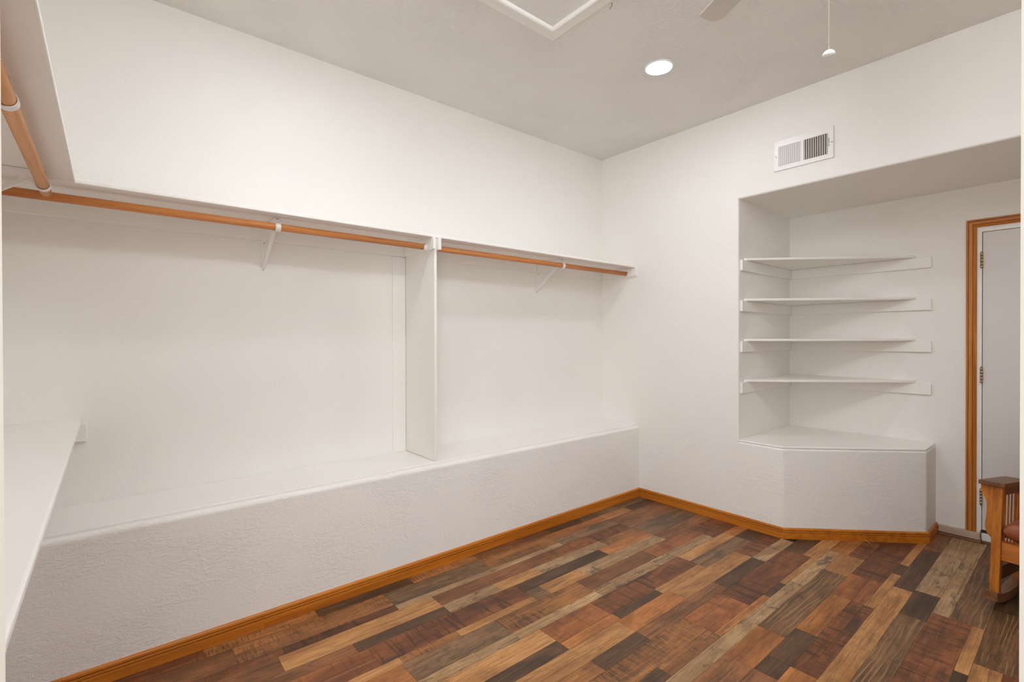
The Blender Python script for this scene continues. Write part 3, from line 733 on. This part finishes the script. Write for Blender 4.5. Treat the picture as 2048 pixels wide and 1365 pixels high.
for zz in (1.843, 1.094, 0.30):
    h_ = None
    bm = BM(); hy = DY1 + 0.001
    for j in range(5):
        za_ = zz - 0.051 + j * 0.0205
        add_tube(bm, [(XN - 0.007, hy, za_ + 0.0008), (XN - 0.007, hy, za_ + 0.0197)], 0.0072, 16)
    add_lathe(bm, [(0, 0.0), (0.0062, 0.001), (0.005, 0.0045), (0, 0.006)], (XN - 0.007, hy, zz + 0.0515), 12)
    obj('hinge', bm, m_brass, door)
# unpainted board and shoe moulding under the casing
bm = BM(); add_box(bm, XN - 0.021, XN - 0.0005, 0.4745, Y2C - 0.0165, 0.018, 0.0635, 0.0015, 1)
tag(obj('base_board', bm, m_rawboard), 'short bare pale wood board at the floor under the door casing', 'board')
bm = BM(); add_prism(bm, [(XN - 0.0005, 0.470, 0.0), (XN - 0.034, 0.470, 0.0), (XN - 0.034, 0.470, 0.006), (XN - 0.028, 0.470, 0.015), (XN - 0.0005, 0.470, 0.0175)], (0, Y2C - 0.017 - 0.470, 0))
tag(obj('shoe_moulding', bm, m_shoe), 'thin brown moulding strip on the floor below the bare board', 'moulding')
bm = BM(); add_prism(bm, [(XN - 0.0045, DY0, 0.0), (XN - 0.022, DY0, 0.0), (XN - 0.022, DY0, 0.008), (XN - 0.0045, DY0, 0.0135)], (0, 0.469 - DY0, 0))
tag(obj('shoe_moulding', bm, m_shoe), 'thin brown moulding strip on the floor in front of the door threshold', 'moulding')
bm = BM(); add_tube(bm, [(XN - 0.012, 0.4712, 0.085), (XN - 0.024, 0.4705, 0.06), (XN - 0.03, 0.469, 0.04), (XN - 0.037, 0.465, 0.022), (XN - 0.041, 0.459, 0.008), (XN - 0.044, 0.452, 0.0022)], 0.002, 8)
tag(obj('cord', bm, m_black), 'short dark cord end hanging at the door hinge corner', 'cord')
bm = BM(); add_tube(bm, [(3.803, 0.957, 0.0155), (3.80, 0.945, 0.010), (3.79, 0.928, 0.004), (3.775, 0.912, 0.0015)], [0.0018, 0.0016, 0.0013, 0.0006], 6)
tag(obj('wood_splinter', bm, m_rawboard), 'tiny pale sliver sticking out below the corner ledge baseboard', 'splinter')

# ------------------------------------------------------------------ rocking chair
# local: +x backwards, +y to chair's other side (rotated below), z up
ch = thing('rocking_chair', 'oak mission-style rocking chair with brown leather seat in the alcove', 'rocking chair', (3.335, 0.332, 0), (0, 0, math.radians(-7)))
TILT = math.radians(7.0)
W = 0.56                         # outer width between leg faces; local y runs 0 .. -W
PIV = Vector((0.33, 0, 0.0))
TM = Matrix.Translation(PIV) @ Matrix.Rotation(TILT, 4, 'Y') @ Matrix.Translation(-PIV)
def cobj(name, bm, mat, parent=ch):
    bm.transform(TM); return obj(name, bm, mat, parent, True)
LW = 0.035
def rocker(y):
    bm = BM(); n = 22; Rr = 1.15; xc = 0.33; up = []; lo = []
    for i in range(n + 1):
        x = -0.035 + (0.80 + 0.035) * i / n
        zz = Rr - math.sqrt(Rr * Rr - (x - xc) ** 2)
        # rocker is drawn in rocking position: curve stays tangent to the floor
        lo.append((x, y, zz + 0.0005)); up.append((x, y, zz + 0.043))
    for i in range(n):
        add_prism(bm, [lo[i], lo[i + 1], up[i + 1], up[i]], (0, -0.046, 0))
    bmesh.ops.remove_doubles(bm, verts=bm.verts[:], dist=1e-5)
    # drop coincident inner faces
    seen = {}
    for f in bm.faces[:]:
        k = tuple(sorted(v.index for v in f.verts))
    bmesh.ops.recalc_face_normals(bm, faces=bm.faces[:])
    return bm
for y in (0.006, -W + 0.040):
    obj('rocker', rocker(y), m_rocker, ch, True)
def zrock(x): return 1.15 - math.sqrt(1.15 ** 2 - (x - 0.33) ** 2) + 0.043
LT = 0.561
for y in (0.0, -W + LW):
    for x in (0.0, 0.42):
        bm = BM(); add_box(bm, x, x + 0.042, y - LW, y, 0.02, LT, 0.002, 1)
        bm.transform(TM)
        # cut the foot on the rocker
        for v in bm.verts:
            zr = zrock(max(-0.03, min(0.79, v.co.x))) - 0.002
            if v.co.z < 0.12: v.co.z = zr
        obj('leg', bm, m_oak, ch, True)
for y, s in ((0.0, 1), (-W, -1)):
    # arm board
    bm = BM()
    yo = y + s * 0.051; yi = y - s * 0.045
    y_a, y_b = min(yo, yi), max(yo, yi)
    add_box(bm, -0.022, 0.45, y_a, y_b, LT, LT + 0.021, 0.003, 2); cobj('arm', bm, m_oak_d)
    # corbel on the outer face of the front leg
    prof = [(0.0, LT - 0.0005), (0.046, LT - 0.0005), (0.046, LT - 0.030), (0.040, LT - 0.045), (0.030, LT - 0.065), (0.0235, LT - 0.09), (0.0215, LT - 0.12), (0.023, LT - 0.16), (0.0255, LT - 0.19), (0.025, LT - 0.21), (0.020, LT - 0.232), (0.010, LT - 0.248), (0.0, LT - 0.258)]
    bm = BM(); add_prism(bm, [(0.006, y + s * a, b) for a, b in prof], (0.026, 0, 0)); cobj('corbel', bm, m_oak)
    # side rails
    ys = y - s * 0.010; yt = y - s * 0.026; a_, b_ = min(ys, yt), max(ys, yt)
    bm = BM(); add_box(bm, 0.042, 0.42, a_, b_, LT - 0.045, LT - 0.0005); cobj('arm_rail', bm, m_oak_d)
    bm = BM(); add_box(bm, 0.042, 0.42, a_, b_, 0.10, 0.165); cobj('side_stretcher', bm, m_oak_d)
    for k in range(6):
        xx = 0.068 + k * 0.06
        bm = BM(); add_box(bm, xx, xx + 0.014, (a_ + b_) / 2 - 0.0025, (a_ + b_) / 2 + 0.0025, 0.165, LT - 0.045); cobj('side_slat', bm, m_oak)
# front and rear seat rails
bm = BM(); add_box(bm, 0.012, 0.034, -W + LW, -LW, 0.205, 0.300, 0.002, 1); cobj('front_rail', bm, m_oak_y)
bm = BM(); add_box(bm, 0.43, 0.452, -W + LW, -LW, 0.19, 0.27, 0.002, 1); cobj('rear_rail', bm, m_oak_y)
# leather seat cushion: soft rounded box
def cushion(name, x0, x1, y0, y1, z0, z1, crown, mat, tilt=None, axis='z'):
    bm = BM(); nx, ny = 26, 26; g = {}
    for side in (1, 0):
        for i in range(nx + 1):
            for j in range(ny + 1):
                u, v = math.sin((i / nx - 0.5) * math.pi), math.sin((j / ny - 0.5) * math.pi)
                eu, ev = 1 - abs(u) ** 10, 1 - abs(v) ** 10
                e = max(0.0, eu * ev) ** 0.4
                x = (x0 + x1) / 2 + u * (x1 - x0) / 2; y = (y0 + y1) / 2 + v * (y1 - y0) / 2
                zm = z0 + (z1 - z0) * 0.45
                z = zm + ((z1 - zm) * e + crown * (1 - u * u) * (1 - v * v)) if side else zm - (zm - z0) * e
                g[side, i, j] = bm.verts.new((x, y, z))
    for side in (1, 0):
        for i in range(nx):
            for j in range(ny):
                f = bm.faces.new((g[side, i, j], g[side, i + 1, j], g[side, i + 1, j + 1], g[side, i, j + 1])); f.smooth = True
    bmesh.ops.remove_doubles(bm, verts=bm.verts[:], dist=1e-4); bmesh.ops.recalc_face_normals(bm, faces=bm.faces[:])
    if tilt is not None: bm.transform(tilt)
    return bm
sc_ = cobj('seat_cushion', cushion('c', 0.004, 0.43, -W + LW + 0.004, -LW - 0.004, 0.3005, 0.405, 0.028, m_leather), m_leather)
bm = BM(); add_tube(bm, [(0.006, -LW - 0.006, 0.303), (0.006, -W + LW + 0.006, 0.303)], 0.003, 8); cobj('piping', bm, m_leather, sc_)
# back: leaning posts, rails, slats and cushion
BT = Matrix.Translation((0.44, 0, 0.27)) @ Matrix.Rotation(math.radians(11), 4, 'Y') @ Matrix.Translation((-0.44, 0, -0.27))
for y in (-LW - 0.002, -W + LW + 0.002 + 0.034):
    bm = BM(); add_box(bm, 0.455, 0.495, y - 0.034, y, 0.27, 0.98, 0.003, 1); bm.transform(BT); cobj('back_post', bm, m_oak)
for z0_, z1_ in ((0.34, 0.40), (0.60, 0.64), (0.88, 0.96)):
    bm = BM(); add_box(bm, 0.462, 0.484, -W + 0.072, -0.072, z0_, z1_, 0.002, 1); bm.transform(BT); cobj('back_rail', bm, m_oak_y)
for k in range(6):
    yy = -0.115 - k * 0.061
    for z0_, z1_ in ((0.40, 0.60), (0.64, 0.88)):
        bm = BM(); add_box(bm, 0.468, 0.478, yy - 0.022, yy, z0_, z1_); bm.transform(BT); cobj('back_slat', bm, m_oak)
cu = cushion('b', -0.29, 0.27, -W + 0.085, -0.085, 0.0, 0.07, 0.02, m_leather)
cu.transform(Matrix.Translation((0.455, 0, 0.68)) @ Matrix.Rotation(math.radians(-90), 4, 'Y')); cu.transform(BT)
cobj('back_cushion', cu, m_leather)
print('planks', nplank)
